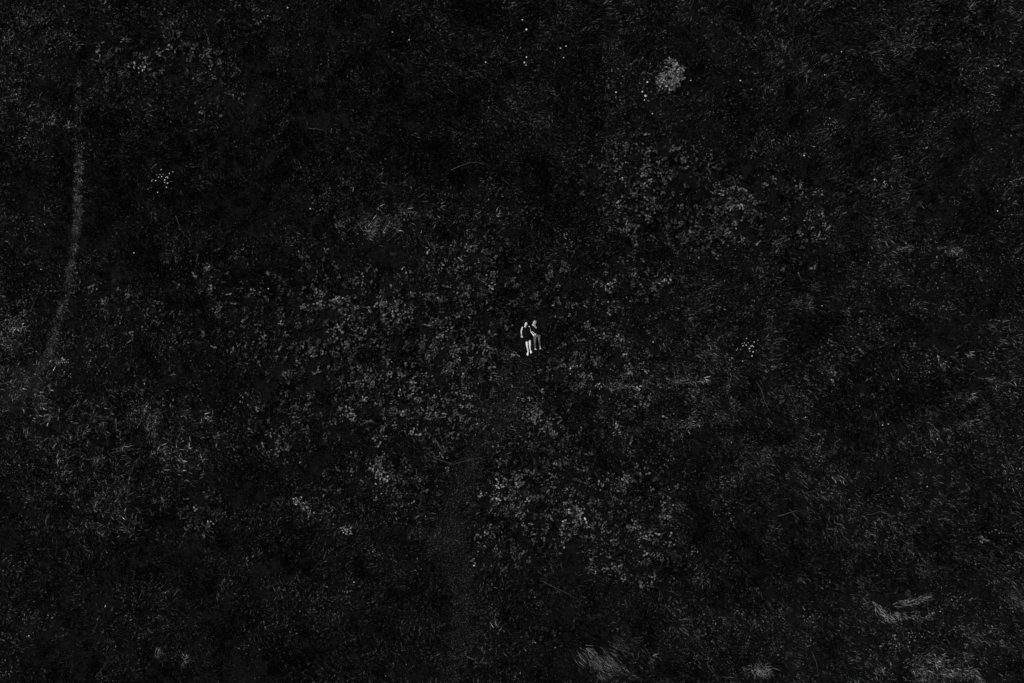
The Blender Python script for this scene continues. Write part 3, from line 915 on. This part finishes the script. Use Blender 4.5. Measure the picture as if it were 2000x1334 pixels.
# ---- person in the sleeveless black dress
W = empty('person', P(535, 640, 0.0))
tag(W, 'person lying on their back in a sleeveless black dress, legs and feet bare', 'person')
W.location = (0, 0, 0)
B = MB()
hd = head(B, P(512, 412, .22), P(545, 318, .20), Vector((-.12, -.05, 1)), .225)
neck = P(512, 428, .15)
capsule(B, hd[0] - hd[1] * .06 - hd[2] * .03, neck, .052, .055)
shL, shR = P(468, 452, .13), P(578, 432, .13)
capsule(B, shL, shR, .046, .046); capsule(B, P(500, 480, .14), P(562, 472, .14), .075, .075)
capsule(B, P(505, 480, .13), P(540, 590, .12), .078, .074); capsule(B, P(560, 475, .13), P(565, 590, .12), .078, .074)
capsule(B, P(538, 650, .12), P(590, 640, .12), .078, .078); capsule(B, P(545, 570, .12), P(560, 640, .12), .08, .08)
# right arm (at the left in the photo)
e1, w1 = P(424, 528, .10), P(430, 608, .12)
capsule(B, P(448, 446, .13), e1, .043, .034); capsule(B, e1, w1, .034, .021)
hand(B, w1, P(450, 668, .10) - w1, -1, .15)
# left arm, passing under the other person's sleeve
e2, w2 = P(632, 535, .10), P(678, 592, .20)
capsule(B, P(592, 425, .13), e2, .042, .033); capsule(B, e2, w2, .031, .020)
hand(B, w2, P(706, 622, .22) - w2, 1, .13, curl=.8)
# legs
k1, a1 = P(553, 860, .15), P(574, 965, .10)
capsule(B, P(532, 680, .12), k1, .072, .046); capsule(B, k1, P(562, 905, .12), .043, .046); capsule(B, P(562, 905, .12), a1, .047, .026)
foot(B, a1, P(552, 1050, .15), (0, .3, 1), .027, 1)
k2, a2 = P(614, 840, .15), P(622, 925, .10)
capsule(B, P(603, 670, .12), k2, .070, .045); capsule(B, k2, P(612, 868, .12), .042, .044); capsule(B, P(612, 868, .12), a2, .045, .026)
foot(B, a2, P(642, 1004, .15), (0, .3, 1), .027, -1)
fused(B, 'body', M_skin, W, .006, 4)
face_parts(*hd, W)
D = MB()
capsule(D, P(487, 475, .14), P(575, 463, .14), .096, .096, 16)
capsule(D, P(484, 446, .145), P(494, 500, .14), .048, .085); capsule(D, P(566, 428, .145), P(572, 500, .14), .050, .085); capsule(D, P(480, 450, .13), P(505, 452, .13), .055, .07); capsule(D, P(570, 436, .13), P(552, 446, .13), .055, .07)
capsule(D, P(500, 480, .14), P(522, 650, .13), .100, .105, 16); capsule(D, P(568, 475, .14), P(590, 640, .13), .100, .108, 16)
capsule(D, P(530, 480, .16), P(555, 600, .15), .100, .100, 16)
capsule(D, P(522, 640, .13), P(545, 742, .14), .108, .098, 18, 1.0, False)
capsule(D, P(590, 630, .13), P(596, 712, .14), .108, .092, 18, 1.0, False)
capsule(D, P(556, 640, .13), P(568, 725, .13), .10, .09, 18, 1.0, False)
fused(D, 'dress', M_black, W, .009, 3, .018)
hc = MB()
ellipsoid(hc, hd[0] + hd[1] * .050 - hd[2] * .030, (.092, .098, .092), hd[4]); ellipsoid(hc, hd[0] + hd[1] * .085 + hd[2] * .018, (.066, .060, .040), hd[4]); [ellipsoid(hc, hd[0] + hd[3] * q * .078 + hd[1] * .02 - hd[2] * .01, (.022, .045, .080), hd[4]) for q in (-1, 1)]; fused(hc, 'hair', M_darkhair, W, .01, 1)
hair_strands('hair', hd[0] + hd[1] * .03, (.2, 3.3), M_darkhair, W, 190, .20, .03)
mb = MB(); capsule(mb, P(429, 598, .12), P(431, 614, .12), .027, .026, 14, 1, False); mb.build('wristband', M_band, W)

# ---- person in the black t-shirt and grey jeans
Q = empty('person', (0, 0, 0))
tag(Q, 'person lying in a black t-shirt and grey jeans, one hand at the chin', 'person')
B = MB()
hd2 = head(B, P(697, 378, .24), P(727, 296, .24), Vector((-.45, -.25, 1)), .222)
capsule(B, hd2[0] - hd2[1] * .06 - hd2[2] * .03, P(728, 432, .14), .050, .052)
capsule(B, P(678, 445, .13), P(788, 432, .13), .055, .055)
capsule(B, P(705, 470, .13), P(740, 590, .12), .085, .08); capsule(B, P(768, 465, .13), P(782, 580, .12), .085, .08)
capsule(B, P(728, 632, .12), P(798, 612, .12), .070, .070)
# right arm, hand resting at the hip against the other's hand
e3, w3 = P(662, 520, .17), P(712, 574, .24)
capsule(B, P(668, 440, .15), e3, .045, .034); capsule(B, e3, w3, .032, .021)
hand(B, w3, P(736, 608, .25) - w3, 1, .13, curl=.8)
# left arm folded up across the chest, hand at the chin
e4, w4 = P(785, 482, .28), P(700, 405, .33)
capsule(B, P(798, 428, .15), e4, .045, .036); capsule(B, e4, w4, .034, .023)
hand(B, w4, P(660, 368, .32) - w4, -1, .13, curl=.3)
# legs
k3, a3 = P(718, 765, .24), P(728, 872, .10)
capsule(B, P(722, 640, .13), k3, .065, .042); capsule(B, k3, a3, .042, .026)
foot(B, P(729, 895, .07), P(735, 925, .22), (0, 1, .3), .026, 1); capsule(B, a3, P(729, 895, .07), .027, .027)
k4, a4 = P(815, 730, .22), P(833, 850, .10)
capsule(B, P(806, 615, .13), k4, .063, .040); capsule(B, k4, a4, .040, .025)
foot(B, P(836, 885, .07), P(839, 912, .22), (0, 1, .3), .024, -1); capsule(B, a4, P(836, 885, .07), .026, .025)
fused(B, 'body', M_skin2, Q, .006, 4)
face_parts(*hd2, Q)
T = MB()
capsule(T, P(680, 440, .14), P(788, 422, .14), .078, .078, 16); capsule(T, P(735, 415, .13), P(740, 450, .14), .066, .09, 16)
capsule(T, P(700, 460, .15), P(722, 575, .14), .112, .112, 16); capsule(T, P(775, 455, .15), P(780, 560, .14), .112, .118, 16)
capsule(T, P(722, 560, .14), P(732, 615, .14), .108, .108, 18, 1, False); capsule(T, P(780, 550, .14), P(786, 596, .14), .112, .112, 18, 1, False)
capsule(T, P(670, 446, .16), P(650, 516, .19), .068, .066, 16, 1, False)
capsule(T, P(798, 432, .15), P(792, 488, .27), .066, .060, 16); capsule(T, P(790, 487, .28), P(752, 452, .30), .060, .054, 16, 1, False)
fused(T, 'shirt', M_black, Q, .009, 3, .018)
J = MB()
capsule(J, P(728, 628, .13), P(800, 605, .13), .092, .092, 16)
capsule(J, P(722, 640, .13), P(718, 765, .24), .078, .054, 16); capsule(J, P(718, 765, .24), P(727, 872, .11), .056, .040, 16, 1, False)
capsule(J, P(808, 612, .13), P(815, 730, .22), .076, .052, 16); capsule(J, P(815, 730, .22), P(831, 832, .11), .052, .036, 16, 1, False)
fused(J, 'jeans', M_denim, Q, .008, 3, .014)
hc = MB()
ellipsoid(hc, hd2[0] + hd2[1] * .050 - hd2[2] * .024, (.084, .096, .088), hd2[4]); ellipsoid(hc, hd2[0] + hd2[1] * .085 + hd2[2] * .02, (.060, .058, .036), hd2[4]); fused(hc, 'hair', M_fairhair, Q, .01, 1)
bd = MB(); ellipsoid(bd, hd2[0] - hd2[1] * .085 + hd2[2] * .055, (.045, .032, .022), hd2[4], 12, 8); bd.build('beard', M_band, Q)
